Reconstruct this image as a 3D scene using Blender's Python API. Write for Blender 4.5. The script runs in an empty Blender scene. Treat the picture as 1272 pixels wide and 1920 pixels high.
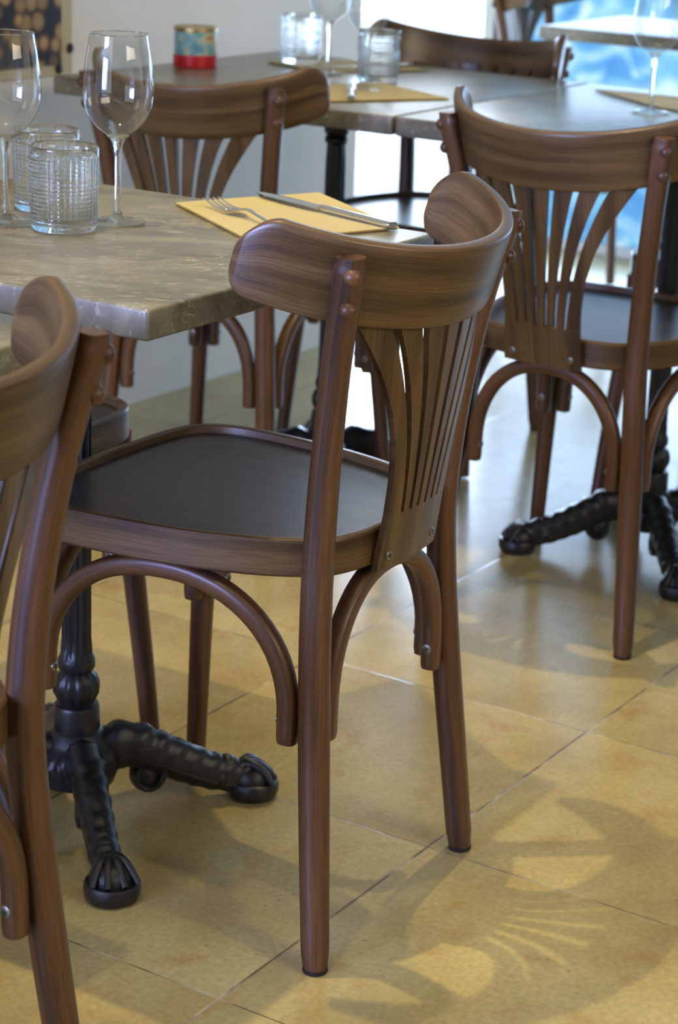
import bpy, bmesh, math, random
from mathutils import Vector, Matrix
random.seed(7)
S = bpy.context.scene
COL = S.collection
R = math.radians
pi = math.pi

# ------------------------------------------------------------------ camera
PITCH, ROLL, YAW, CAMH, FPX = 17.9626, 2.2747, 28.7523, 1.2018, 3933.9
cp, sp_, cr, sr, cy, sy = math.cos(R(PITCH)), math.sin(R(PITCH)), math.cos(R(ROLL)), math.sin(R(ROLL)), math.cos(R(YAW)), math.sin(R(YAW))
fw = Vector((cy*cp, sy*cp, -sp_)); rt = Vector((sy, -cy, 0)); up = rt.cross(fw)
r2 = rt*cr + up*sr; u2 = up*cr - rt*sr
cd = bpy.data.cameras.new('camera'); cam = bpy.data.objects.new('camera', cd); COL.objects.link(cam)
cam.matrix_world = Matrix(((r2.x, u2.x, -fw.x, 0), (r2.y, u2.y, -fw.y, 0), (r2.z, u2.z, -fw.z, CAMH), (0, 0, 0, 1)))
cd.sensor_fit = 'VERTICAL'; cd.sensor_height = 23.6; cd.lens = FPX/1920*23.6
cd.clip_start = 0.05; cd.clip_end = 60
cd.dof.use_dof = True; cd.dof.focus_distance = 2.22; cd.dof.aperture_fstop = 5.0
S.camera = cam

# ------------------------------------------------------------------ world, lamps, exposure
w = bpy.data.worlds.new('daylight'); S.world = w; w.use_nodes = True
bg = w.node_tree.nodes['Background']; bg.inputs[0].default_value = (0.72, 0.85, 1.0, 1); bg.inputs[1].default_value = 3.6
S.view_settings.view_transform = 'Standard'; S.view_settings.look = 'None'
S.view_settings.exposure = 0.12; S.view_settings.gamma = 1.0
S.view_settings.use_curve_mapping = False
try:
    S.cycles.use_denoising = True
    S.cycles.max_bounces = 10; S.cycles.transparent_max_bounces = 24; S.cycles.transmission_bounces = 10
    S.cycles.sample_clamp_indirect = 6.0; S.cycles.blur_glossy = 0.5
except Exception:
    pass
WARM = (1.0, 0.82, 0.43)
def spot(loc, power, size=72, rad=0.014, target=None, col=WARM):
    l = bpy.data.lights.new('ceiling_spot_light', 'SPOT'); l.energy = power; l.color = col
    l.spot_size = R(size); l.spot_blend = 1.0; l.shadow_soft_size = rad
    o = bpy.data.objects.new('ceiling_spot_light', l); o.location = loc; COL.objects.link(o)
    if target:
        o.rotation_euler = (Vector(target)-Vector(loc)).to_track_quat('-Z', 'Y').to_euler()
    return o
SPOTS = [((1.80, 1.47, 2.60), 104, None), ((2.96, 1.26, 2.60), 90, None), ((1.05, 1.05, 2.60), 42, None), ((3.3, 2.0, 2.60), 10, None), ((1.7, 0.0, 2.60), 40, None)]
for loc, pw, tg in SPOTS:
    spot(loc, pw, target=tg)
def area(loc, target, sx, sy, power, col, spread=140):
    l = bpy.data.lights.new('window_or_fill_light', 'AREA'); l.shape = 'RECTANGLE'; l.size = sx; l.size_y = sy
    l.energy = power; l.color = col; l.spread = R(spread)
    o = bpy.data.objects.new('window_or_fill_light', l); o.location = loc; COL.objects.link(o)
    o.rotation_euler = (Vector(target)-Vector(loc)).to_track_quat('-Z', 'Y').to_euler()
area((-1.25, 2.0, 1.20), (1.67, 1.30, 0.75), 1.0, 0.9, 8, (0.34, 0.42, 1.0), 34)      # unseen blue fill light added left of the camera to tint the nearest table's edge
area((5.84, 3.16, 0.50), (3.6, 2.0, 0.1), 0.7, 0.9, 24, (0.55, 0.72, 1.0))       # daylight low in the glazed door
area((5.80, 1.55, 0.52), (3.5, 1.55, 0.1), 2.5, 0.95, 22, (0.55, 0.72, 1.0))        # daylight low in the painted glazing
area((1.5, -2.6, 2.2), (3.2, 2.5, 0.8), 2.5, 0.8, 15, (1.0, 0.86, 0.66), 90)        # unseen warm fill light, added to brighten the left wall

# ------------------------------------------------------------------ node helpers
def mat(name):
    m = bpy.data.materials.new(name); m.use_nodes = True
    nt = m.node_tree
    return m, nt, nt.nodes['Principled BSDF']
def N(nt, t, **kw):
    n = nt.nodes.new(t)
    for k, v in kw.items():
        if hasattr(n, k): setattr(n, k, v)
        else: n.inputs[k].default_value = v
    return n
def ramp(nt, stops, fac=None):
    n = nt.nodes.new('ShaderNodeValToRGB')
    e = n.color_ramp.elements
    while len(e) < len(stops): e.new(0.5)
    for i, (p, c) in enumerate(stops):
        e[i].position = p; e[i].color = (*c, 1) if len(c) == 3 else c
    if fac is not None: nt.links.new(fac, n.inputs[0])
    return n
def srgb(r, g, b):
    f = lambda c: (c/255/12.92) if c/255 <= 0.04045 else ((c/255+0.055)/1.055)**2.4
    return (f(r), f(g), f(b))
def mixc(nt, a, b, fac, mode='MIX'):
    n = nt.nodes.new('ShaderNodeMix'); n.data_type = 'RGBA'; n.blend_type = mode
    for sock, v in ((n.inputs[6], a), (n.inputs[7], b), (n.inputs[0], fac)):
        if isinstance(v, (int, float)): sock.default_value = v
        elif isinstance(v, tuple): sock.default_value = (*v, 1)
        else: nt.links.new(v, sock)
    return n.outputs[2]
def bump(nt, h, bs, strength=0.1, dist=0.002):
    b = N(nt, 'ShaderNodeBump'); b.inputs['Strength'].default_value = strength; b.inputs['Distance'].default_value = dist
    nt.links.new(h, b.inputs['Height']); nt.links.new(b.outputs[0], bs.inputs['Normal'])

def wood(name, dark, mid, light, rough=0.36, grain=1.0):
    """grain runs along U (metres), rings across V"""
    m, nt, bs = mat(name)
    uv = N(nt, 'ShaderNodeTexCoord'); oi = N(nt, 'ShaderNodeObjectInfo')
    add = N(nt, 'ShaderNodeVectorMath', operation='ADD'); nt.links.new(uv.outputs['UV'], add.inputs[0])
    sc = N(nt, 'ShaderNodeVectorMath', operation='SCALE'); sc.inputs[3].default_value = 7.0
    cmb = N(nt, 'ShaderNodeCombineXYZ'); nt.links.new(oi.outputs['Random'], cmb.inputs[0]); nt.links.new(oi.outputs['Random'], cmb.inputs[1])
    nt.links.new(cmb.outputs[0], sc.inputs[0]); nt.links.new(sc.outputs[0], add.inputs[1])
    def mp(sx, sy):
        q = N(nt, 'ShaderNodeMapping'); q.inputs['Scale'].default_value = (sx, sy, 1); nt.links.new(add.outputs[0], q.inputs[0]); return q.outputs[0]
    big = N(nt, 'ShaderNodeTexNoise'); big.inputs['Scale'].default_value = 1; big.inputs['Detail'].default_value = 3; nt.links.new(mp(3.0, 52), big.inputs[0])
    wav = N(nt, 'ShaderNodeTexWave'); wav.wave_type = 'BANDS'; wav.bands_direction = 'Y'
    wav.inputs['Scale'].default_value = 1.0; wav.inputs['Distortion'].default_value = 6.0; wav.inputs['Detail'].default_value = 2; wav.inputs['Detail Scale'].default_value = 0.7
    nt.links.new(mp(0.9, 7), wav.inputs[0])
    fine = N(nt, 'ShaderNodeTexNoise'); fine.inputs['Scale'].default_value = 1; fine.inputs['Detail'].default_value = 4; nt.links.new(mp(16, 520), fine.inputs[0])
    f1 = N(nt, 'ShaderNodeMath', operation='MULTIPLY_ADD'); nt.links.new(wav.outputs[1], f1.inputs[0]); f1.inputs[1].default_value = 0.26; nt.links.new(big.outputs[0], f1.inputs[2])
    c = ramp(nt, [(0.36, dark), (0.56, mid), (0.80, light)], f1.outputs[0])
    fr = ramp(nt, [(0.34, (0.55,)*3), (0.60, (1.15,)*3)], fine.outputs[0])
    col = mixc(nt, c.outputs[0], fr.outputs[0], 0.75*grain, 'MULTIPLY')
    nt.links.new(col, bs.inputs['Base Color'])
    bs.inputs['Roughness'].default_value = rough
    bs.inputs['Coat Weight'].default_value = 0.12; bs.inputs['Coat Roughness'].default_value = 0.22
    bump(nt, fine.outputs[0], bs, 0.12, 0.001)
    return m
M_WOOD = wood('walnut_stained_beech', srgb(60, 42, 26), srgb(85, 62, 38), srgb(104, 79, 50))
M_LEG = wood('walnut_stained_beech_leg', srgb(58, 35, 22), srgb(82, 52, 32), srgb(102, 68, 43), 0.42)
M_SEAT = wood('dark_seat_veneer', srgb(34, 27, 25), srgb(41, 32, 29), srgb(48, 38, 34), 0.38, 0.5)

def metal(name, col, rough, met=1.0):
    m, nt, bs = mat(name)
    bs.inputs['Base Color'].default_value = (*col, 1); bs.inputs['Metallic'].default_value = met
    n = N(nt, 'ShaderNodeTexNoise'); n.inputs['Scale'].default_value = 180
    rr = N(nt, 'ShaderNodeMapRange'); rr.inputs[3].default_value = rough*0.8; rr.inputs[4].default_value = rough*1.3
    nt.links.new(n.outputs[0], rr.inputs[0]); nt.links.new(rr.outputs[0], bs.inputs['Roughness'])
    return m
M_STEEL = metal('polished_steel', (0.72, 0.73, 0.74), 0.14)
M_SCREW = metal('zinc_screw', (0.30, 0.29, 0.27), 0.36)
M_SLOT = metal('screw_recess', (0.03, 0.03, 0.03), 0.6, 0.0)
M_PAD = metal('black_glide', (0.012, 0.012, 0.012), 0.6, 0.0)
M_IRON, nt, bs = mat('black_cast_iron')
bs.inputs['Base Color'].default_value = (0.009, 0.009, 0.012, 1); bs.inputs['Roughness'].default_value = 0.33
n = N(nt, 'ShaderNodeTexNoise'); n.inputs['Scale'].default_value = 90; n.inputs['Detail'].default_value = 4
bump(nt, n.outputs[0], bs, 0.25, 0.002)

def stone_top():
    m, nt, bs = mat('grey_brown_marble_top')
    tc = N(nt, 'ShaderNodeTexCoord')
    mp = N(nt, 'ShaderNodeMapping'); mp.vector_type = 'TEXTURE'; mp.inputs['Scale'].default_value = (1.5, 0.55, 0.8); mp.inputs['Rotation'].default_value = (0, 0, R(-58)); nt.links.new(tc.outputs['Object'], mp.inputs[0])
    a = N(nt, 'ShaderNodeTexNoise'); a.inputs['Scale'].default_value = 9; a.inputs['Detail'].default_value = 8; a.inputs['Roughness'].default_value = 0.68; a.inputs['Distortion'].default_value = 0.6
    nt.links.new(mp.outputs[0], a.inputs[0])
    base = ramp(nt, [(0.30, srgb(80, 75, 65)), (0.50, srgb(114, 109, 95)), (0.70, srgb(142, 137, 119))], a.outputs[0])
    v = N(nt, 'ShaderNodeTexNoise'); v.inputs['Scale'].default_value = 16; v.inputs['Detail'].default_value = 6; v.inputs['Roughness'].default_value = 0.6; v.inputs['Distortion'].default_value = 2.2
    nt.links.new(mp.outputs[0], v.inputs[0])
    vein = ramp(nt, [(0.487, (0, 0, 0)), (0.50, (1, 1, 1)), (0.513, (0, 0, 0))], v.outputs[0])
    g = N(nt, 'ShaderNodeTexNoise'); g.inputs['Scale'].default_value = 11; g.inputs['Detail'].default_value = 3; nt.links.new(tc.outputs['Object'], g.inputs[0])
    gate = ramp(nt, [(0.50, (0, 0, 0)), (0.66, (1, 1, 1))], g.outputs[0])
    vm = mixc(nt, vein.outputs[0], gate.outputs[0], 1.0, 'MULTIPLY')
    c1 = mixc(nt, base.outputs[0], srgb(214, 202, 176), vm)
    v2 = N(nt, 'ShaderNodeTexNoise'); v2.inputs['Scale'].default_value = 70; v2.inputs['Detail'].default_value = 2; nt.links.new(mp.outputs[0], v2.inputs[0])
    sp2 = ramp(nt, [(0.62, (0, 0, 0)), (0.70, (0.55,)*3)], v2.outputs[0])
    c2 = mixc(nt, c1, srgb(176, 168, 146), sp2.outputs[0])
    nt.links.new(c2, bs.inputs['Base Color'])
    bs.inputs['Roughness'].default_value = 0.28; bs.inputs['Specular IOR Level'].default_value = 0.75
    bump(nt, a.outputs[0], bs, 0.05, 0.001)
    return m
M_STONE = stone_top()

ROOM = -3.4
def floor_mat():
    m, nt, bs = mat('limestone_floor_tiles')
    tc = N(nt, 'ShaderNodeTexCoord')
    mp = N(nt, 'ShaderNodeMapping'); mp.vector_type = 'TEXTURE'
    mp.inputs['Location'].default_value = (2.135, 1.026, 0); mp.inputs['Rotation'].default_value = (0, 0, R(ROOM))
    nt.links.new(tc.outputs['Object'], mp.inputs[0])
    sx = N(nt, 'ShaderNodeSeparateXYZ'); nt.links.new(mp.outputs[0], sx.inputs[0])
    nz = N(nt, 'ShaderNodeTexNoise'); nz.inputs['Scale'].default_value = 30; nz.inputs['Detail'].default_value = 5; nt.links.new(tc.outputs['Object'], nz.inputs[0])
    def M(op, a, b=None, c=None):
        q = N(nt, 'ShaderNodeMath', operation=op)
        for i, v in enumerate((a, b, c)):
            if v is None: continue
            if isinstance(v, (int, float)): q.inputs[i].default_value = v
            else: nt.links.new(v, q.inputs[i])
        return q.outputs[0]
    def axis(o, size, width):
        t = M('DIVIDE', o, size); fl = M('FLOOR', M('ADD', t, 0.5))
        d = M('MULTIPLY', M('ABSOLUTE', M('SUBTRACT', t, fl)), size)
        return d, M('FLOOR', t)
    dx, ix = axis(sx.outputs[0], 0.444, 0); dy, iy = axis(sx.outputs[1], 0.461, 0)
    d = M('MINIMUM', M('ADD', dx, 0.0007), dy)
    dn = M('SUBTRACT', d, M('MULTIPLY', M('SUBTRACT', nz.outputs[0], 0.5), 0.0030))
    grout = ramp(nt, [(0.0, (1, 1, 1)), (0.55, (1, 1, 1)), (1.0, (0, 0, 0))], M('MULTIPLY', dn, 430))
    # limestone
    n1 = N(nt, 'ShaderNodeTexNoise'); n1.inputs['Scale'].default_value = 4.2; n1.inputs['Detail'].default_value = 7; n1.inputs['Roughness'].default_value = 0.6
    cb = N(nt, 'ShaderNodeCombineXYZ'); nt.links.new(M('MULTIPLY', ix, 3.7), cb.inputs[0]); nt.links.new(M('MULTIPLY', iy, 5.3), cb.inputs[1])
    ad = N(nt, 'ShaderNodeVectorMath', operation='ADD'); nt.links.new(tc.outputs['Object'], ad.inputs[0]); nt.links.new(cb.outputs[0], ad.inputs[1])
    nt.links.new(ad.outputs[0], n1.inputs[0])
    base = ramp(nt, [(0.28, srgb(160, 140, 92)), (0.5, srgb(182, 165, 114)), (0.74, srgb(198, 182, 132))], n1.outputs[0])
    n2 = N(nt, 'ShaderNodeTexNoise'); n2.inputs['Scale'].default_value = 14; n2.inputs['Detail'].default_value = 6; nt.links.new(ad.outputs[0], n2.inputs[0])
    rust = ramp(nt, [(0.56, (0, 0, 0)), (0.75, (0.7,)*3)], n2.outputs[0])
    c = mixc(nt, base.outputs[0], srgb(168, 128, 74), rust.outputs[0])
    # small pits
    vo = N(nt, 'ShaderNodeTexVoronoi'); vo.inputs['Scale'].default_value = 48; nt.links.new(tc.outputs['Object'], vo.inputs[0])
    pit = ramp(nt, [(0.07, (1, 1, 1)), (0.13, (0, 0, 0))], vo.outputs['Distance'])
    n3 = N(nt, 'ShaderNodeTexNoise'); n3.inputs['Scale'].default_value = 5; nt.links.new(tc.outputs['Object'], n3.inputs[0])
    pg = ramp(nt, [(0.53, (0, 0, 0)), (0.6, (0.5,)*3)], n3.outputs[0])
    pm = mixc(nt, pit.outputs[0], pg.outputs[0], 1.0, 'MULTIPLY')
    c = mixc(nt, c, srgb(112, 94, 70), pm)
    fg = N(nt, 'ShaderNodeTexNoise'); fg.inputs['Scale'].default_value = 130; fg.inputs['Detail'].default_value = 3; nt.links.new(tc.outputs['Object'], fg.inputs[0])
    fgr = ramp(nt, [(0.35, (0.90,)*3), (0.65, (1.06,)*3)], fg.outputs[0]); c = mixc(nt, c, fgr.outputs[0], 1.0, 'MULTIPLY')
    cl = N(nt, 'ShaderNodeTexNoise'); cl.inputs['Scale'].default_value = 2.2; cl.inputs['Detail'].default_value = 5; cl.inputs['Roughness'].default_value = 0.65; nt.links.new(ad.outputs[0], cl.inputs[0])
    clr = ramp(nt, [(0.35, (0.90, 0.90, 0.92)), (0.65, (1.05, 1.04, 1.0))], cl.outputs[0]); c = mixc(nt, c, clr.outputs[0], 1.0, 'MULTIPLY')
    gn = N(nt, 'ShaderNodeTexNoise'); gn.inputs['Scale'].default_value = 9; gn.inputs['Detail'].default_value = 4; nt.links.new(tc.outputs['Object'], gn.inputs[0])
    gc = ramp(nt, [(0.50, srgb(112, 96, 70)), (0.64, srgb(206, 192, 162))], gn.outputs[0])
    c = mixc(nt, c, gc.outputs[0], grout.outputs[0])
    nt.links.new(c, bs.inputs['Base Color'])
    rr = N(nt, 'ShaderNodeMapRange'); rr.inputs[3].default_value = 0.16; rr.inputs[4].default_value = 0.27; nt.links.new(n2.outputs[0], rr.inputs[0])
    nt.links.new(rr.outputs[0], bs.inputs['Roughness']); bs.inputs['Specular IOR Level'].default_value = 0.6
    h = M('SUBTRACT', M('MULTIPLY', n2.outputs[0], 0.35), grout.outputs[0])
    bump(nt, h, bs, 0.12, 0.002)
    return m

def plaster(name, col, rough=0.7):
    m, nt, bs = mat(name)
    tc = N(nt, 'ShaderNodeTexCoord')
    n = N(nt, 'ShaderNodeTexNoise'); n.inputs['Scale'].default_value = 3; n.inputs['Detail'].default_value = 5; nt.links.new(tc.outputs['Object'], n.inputs[0])
    c = ramp(nt, [(0.3, tuple(x*0.93 for x in col)), (0.7, tuple(min(1, x*1.04) for x in col))], n.outputs[0])
    nt.links.new(c.outputs[0], bs.inputs['Base Color']); bs.inputs['Roughness'].default_value = rough
    return m
M_WALL = plaster('white_wall_paint', (0.86, 0.81, 0.75)); M_CEIL = plaster('white_ceiling_paint', (0.75, 0.74, 0.72))
M_FRAME = plaster('pale_window_frame', (0.62, 0.66, 0.72), 0.4); M_DARK = plaster('dark_door_frame', (0.05, 0.035, 0.03), 0.5)

def thin_glass(name, tint=(1, 1, 1), refl=1.0, ior=1.5, cap=1.0):
    m, nt, bs = mat(name); nt.nodes.remove(bs)
    out = nt.nodes['Material Output']
    fr = N(nt, 'ShaderNodeFresnel'); fr.inputs[0].default_value = ior
    mu = N(nt, 'ShaderNodeMath', operation='MULTIPLY'); mu.inputs[1].default_value = refl; mu.use_clamp = True; nt.links.new(fr.outputs[0], mu.inputs[0])
    mi_ = N(nt, 'ShaderNodeMath', operation='MINIMUM'); mi_.inputs[1].default_value = cap; nt.links.new(mu.outputs[0], mi_.inputs[0])
    tr = N(nt, 'ShaderNodeBsdfTransparent'); tr.inputs[0].default_value = (*tint, 1)
    gl = N(nt, 'ShaderNodeBsdfGlossy'); gl.inputs['Roughness'].default_value = 0.02
    mx = N(nt, 'ShaderNodeMixShader'); nt.links.new(mi_.outputs[0], mx.inputs[0]); nt.links.new(tr.outputs[0], mx.inputs[1]); nt.links.new(gl.outputs[0], mx.inputs[2])
    nt.links.new(mx.outputs[0], out.inputs[0])
    return m
M_PANE = thin_glass('window_pane_glass')
M_WINE = thin_glass('wine_glass_crystal', (0.975, 0.98, 0.98), 1.4, 1.5, 0.30)
def thick_glass(name, f):
    m, nt, bs = mat(name); out = nt.nodes['Material Output']
    bs.inputs['Base Color'].default_value = (0.98, 1, 1, 1); bs.inputs['Roughness'].default_value = 0.02; bs.inputs['IOR'].default_value = 1.45
    bs.inputs['Transmission Weight'].default_value = 1.0
    tr = N(nt, 'ShaderNodeBsdfTransparent'); tr.inputs[0].default_value = (0.96, 0.98, 0.98, 1)
    mx = N(nt, 'ShaderNodeMixShader'); mx.inputs[0].default_value = f
    nt.links.new(tr.outputs[0], mx.inputs[1]); nt.links.new(bs.outputs[0], mx.inputs[2]); nt.links.new(mx.outputs[0], out.inputs[0])
    return m
M_TUMB = thick_glass('pressed_tumbler_glass', 0.8); M_STEMG = thick_glass('solid_stem_glass', 0.7)

def paper(name, col):
    m, nt, bs = mat(name)
    tc = N(nt, 'ShaderNodeTexCoord'); n = N(nt, 'ShaderNodeTexNoise'); n.inputs['Scale'].default_value = 400; nt.links.new(tc.outputs['Object'], n.inputs[0])
    bs.inputs['Base Color'].default_value = (*col, 1); bs.inputs['Roughness'].default_value = 0.85
    bump(nt, n.outputs[0], bs, 0.15, 0.0005)
    return m
M_NAP = paper('yellow_paper_napkin', srgb(244, 230, 180)); M_NAPW = paper('cream_paper_napkin', srgb(236, 230, 208))

# ------------------------------------------------------------------ mesh helpers
def link(name, bm, mats, parent=None, smooth=True, sharp=None):
    me = bpy.data.meshes.new(name)
    bmesh.ops.recalc_face_normals(bm, faces=bm.faces)
    bm.to_mesh(me); bm.free()
    for m in (mats if isinstance(mats, (list, tuple)) else [mats]): me.materials.append(m)
    if smooth:
        me.polygons.foreach_set('use_smooth', [True]*len(me.polygons))
        me.set_sharp_from_angle(angle=R(sharp or 40))
    o = bpy.data.objects.new(name, me); COL.objects.link(o)
    if parent: o.parent = parent
    return o
def thing(name, label, cat, loc, rot=0, group=None):
    o = bpy.data.objects.new(name, None); o.empty_display_size = 0.1; COL.objects.link(o)
    o.location = loc; o.rotation_euler = (0, 0, rot)
    tag(o, label, cat, group); return o
def tag(o, label, cat, group=None):
    o['label'] = label; o['category'] = cat
    if group: o['group'] = group
    return o
def dup(root, loc, rot, label, group=None):
    def cp(o, par):
        c = o.copy(); COL.objects.link(c)
        if par: c.parent = par
        for ch in list(o.children): cp(ch, c)
        return c
    r = cp(root, None); r.location = loc; r.rotation_euler = (0, 0, rot); r['label'] = label
    if group: r['group'] = group
    elif 'group' in r: del r['group']
    return r
def struct(o): o['kind'] = 'structure'; return o

def catmull(P, n):
    P = [Vector(p) for p in P]; Q = [P[0]*2-P[1]] + P + [P[-1]*2-P[-2]]; out = []
    for i in range(1, len(Q)-2):
        for k in range(n):
            t = k/n; a, b, c, d = Q[i-1], Q[i], Q[i+1], Q[i+2]
            out.append(0.5*((2*b)+(c-a)*t+(2*a-5*b+4*c-d)*t*t+(3*b-a-3*c+d)*t**3))
    out.append(P[-1]); return out
def grid_uv(bm, rings, us, vs, closed=True, caps=True, mi=0):
    """rings: list of lists of Vector; u along, v around"""
    uv = bm.loops.layers.uv.verify()
    V = [[bm.verts.new(p) for p in r] for r in rings]
    n = len(rings[0])
    for i in range(len(V)-1):
        for j in range(n if closed else n-1):
            k = (j+1) % n
            f = bm.faces.new((V[i][j], V[i][k], V[i+1][k], V[i+1][j])); f.material_index = mi
            vv = (vs[j], vs[j+1] if closed else vs[k])
            for l, c in zip(f.loops, ((us[i], vv[0]), (us[i], vv[1]), (us[i+1], vv[1]), (us[i+1], vv[0]))): l[uv].uv = c
    if caps and closed:
        for r, u in ((V[0], us[0]), (V[-1], us[-1])):
            f = bm.faces.new(r); f.material_index = mi
            c = sum((v.co for v in r), Vector())/n
            for l in f.loops: l[uv].uv = (u, (l.vert.co-c).x+(l.vert.co-c).y*0.6+(l.vert.co-c).z*.3)
    return V
def sweep(bm, path, sec, ref=Vector((0, 0, 1)), mi=0, caps=True, taper=None):
    """sec(i,t) -> list of (a,b) offsets: a along side, b along ref-ish"""
    n = len(path); rings = []; us = [0.0]
    for i in range(1, n): us.append(us[-1]+(path[i]-path[i-1]).length)
    for i, p in enumerate(path):
        t = (path[min(i+1, n-1)]-path[max(i-1, 0)]).normalized()
        side = t.cross(ref).normalized(); b = side.cross(t).normalized()
        rings.append([p+side*x+b*y for x, y in sec(us[i]/us[-1])])
    s0 = sec(0.5); vs = [0.0]
    for j in range(len(s0)):
        a, b = s0[j], s0[(j+1) % len(s0)]; vs.append(vs[-1]+math.hypot(a[0]-b[0], a[1]-b[1]))
    grid_uv(bm, rings, us, vs, True, caps, mi)
def circ(r, n=20, e=1.0, sx=1, sy=1):
    out = []
    for k in range(n):
        a = 2*pi*k/n; c, s = math.cos(a), math.sin(a)
        out.append((math.copysign(abs(c)**e, c)*r*sx, math.copysign(abs(s)**e, s)*r*sy))
    return out
def lathe(bm, prof, n=48, rf=None, cap0=False, cap1=False, mi=0, org=Vector((0, 0, 0))):
    rings = []
    for i, (r, z) in enumerate(prof):
        ring = []
        for k in range(n):
            a = 2*pi*k/n; rr = rf(i, r, z, a) if rf else r
            ring.append(org+Vector((rr*math.cos(a), rr*math.sin(a), z)))
        rings.append(ring)
    V = [[bm.verts.new(p) for p in r] for r in rings]
    for i in range(len(V)-1):
        for j in range(n):
            k = (j+1) % n; f = bm.faces.new((V[i][j], V[i][k], V[i+1][k], V[i+1][j])); f.material_index = mi
    if cap0: bm.faces.new(V[0]).material_index = mi
    if cap1: bm.faces.new(V[-1]).material_index = mi
def ball(bm, c, r, sx=1, sy=1, sz=1, rot=None, u=16, v=10, mi=0):
    m = Matrix.Translation(c) @ (rot or Matrix()) @ Matrix.Diagonal((r*sx, r*sy, r*sz, 1))
    res = bmesh.ops.create_uvsphere(bm, u_segments=u, v_segments=v, radius=1, matrix=m)
    for vert in res['verts']:
        for f in vert.link_faces: f.material_index = mi
def rbox(bm, x0, x1, y0, y1, z0, z1, bev=0.004, seg=2, cr=0.0):
    res = bmesh.ops.create_cube(bm, size=1, matrix=Matrix.Translation(((x0+x1)/2, (y0+y1)/2, (z0+z1)/2)) @ Matrix.Diagonal((x1-x0, y1-y0, z1-z0, 1)))
    if bev: bmesh.ops.bevel(bm, geom=list({e for v in res['verts'] for e in v.link_edges}), offset=bev, segments=seg, affect='EDGES', profile=0.5)
def slab(bm, pts, z0, z1, rad=0.006, seg=4):
    """rounded-edge slab from closed outline (ccw list of (x,y))"""
    n = len(pts); P = [Vector((p[0], p[1], 0)) for p in pts]
    nor = []
    for i in range(n):
        t = (P[(i+1) % n]-P[i-1]).normalized(); nor.append(Vector((t.y, -t.x, 0)))
    prof = []
    for k in range(seg+1):
        a = -pi/2+pi/2*k/seg; prof.append((rad*(1-math.cos(a)), z0+rad+rad*math.sin(a)))
    for k in range(seg+1):
        a = pi/2*k/seg; prof.append((rad*(1-math.cos(a)), z1-rad+rad*math.sin(a)))
    rings = [[P[i]-nor[i]*o+Vector((0, 0, z)) for i in range(n)] for o, z in prof]
    V = [[bm.verts.new(p) for p in r] for r in rings]
    for i in range(len(V)-1):
        for j in range(n):
            k = (j+1) % n; bm.faces.new((V[i][j], V[i][k], V[i+1][k], V[i+1][j]))
    bm.faces.new(V[0]); bm.faces.new(V[-1])
def round_rect(x0, x1, y0, y1, r, n=6):
    out = []
    for cx, cy_, a0 in ((x1-r, y0+r, -90), (x1-r, y1-r, 0), (x0+r, y1-r, 90), (x0+r, y0+r, 180)):
        for k in range(n+1):
            a = R(a0+90*k/n); out.append((cx+r*math.cos(a), cy_+r*math.sin(a)))
    return out

# ------------------------------------------------------------------ room shell
rr_ = R(ROOM); EX = Vector((math.cos(rr_), math.sin(rr_), 0)); EY = Vector((-math.sin(rr_), math.cos(rr_), 0))
bm = bmesh.new(); rbox(bm, -1.8, 9.0, -4.0, 5.5, -0.10, 0.0, 0)
struct(link('floor', bm, floor_mat(), smooth=False))
bm = bmesh.new(); rbox(bm, -1.6, 6.4, -3.6, 4.4, 2.75, 2.85, 0)
struct(link('ceiling', bm, M_CEIL, smooth=False))
# left wall plane through (3.70,2.524)
WL = Vector((3.70, 2.524, 0))
wa = math.atan2(-0.08, 1.0)
wx = Vector((math.cos(wa), math.sin(wa), 0)); wy = Vector((-wx.y, wx.x, 0))
def wall_box(name, x0, x1, y0, y1, z0, z1, m, bev=0.0, local=True, parent=None, st=True):
    bm = bmesh.new(); rbox(bm, x0, x1, y0, y1, z0, z1, bev)
    o = link(name, bm, m, smooth=False, parent=parent)
    if local and not parent:
        o.location = WL; o.rotation_euler = (0, 0, wa)
    if st and not parent: struct(o)
    return o
wall_box('wall_left', -5.6, 0.80, 0, 0.16, 0, 2.75, M_WALL)
wall_box('wall_alcove', 0.66, 2.70, 1.55, 1.70, 0, 2.75, M_WALL)
wall_box('wall_right', -5.5, 2.9, -5.9, -5.75, 0, 2.75, M_WALL)
# wall behind the camera with an unseen window opening, added to let daylight in
for nm, a in (('wall_behind', (-5.35, -5.2, -5.8, -2.4, 0, 2.75)), ('wall_behind', (-5.35, -5.2, 0.0, 0.1, 0, 2.75)),
              ('wall_behind', (-5.35, -5.2, -2.4, 0.0, 0, 0.45)), ('wall_behind', (-5.35, -5.2, -2.4, 0.0, 2.25, 2.75))):
    wall_box(nm, *a, M_WALL)
# back (glazed) wall: plane about x = 5.95
BX = 2.25
wall_box('wall_back_header', BX, BX+0.12, -5.8, 1.6, 2.35, 2.75, M_WALL)
wall_box('wall_back_pier', BX, BX+0.12, -5.8, -3.2, 0, 2.35, M_WALL)
# glazed door, bright daylight behind
o = wall_box('door_1', BX, BX+0.05, 0.46, 0.50, 0, 2.35, M_FRAME, 0.003)
wall_box('window_frame', BX-0.01, BX+0.05, 0.40, 0.46, 0, 2.35, M_DARK, 0.003, parent=o)
wall_box('window_frame', BX, BX+0.05, 1.45, 1.52, 0, 2.35, M_FRAME, 0.003, parent=o)
wall_box('window_frame', BX, BX+0.05, 0.50, 1.45, 0, 0.05, M_FRAME, 0.003, parent=o)
wall_box('pane', BX+0.02, BX+0.026, 0.50, 1.45, 0.05, 2.35, M_PANE, parent=o)

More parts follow.
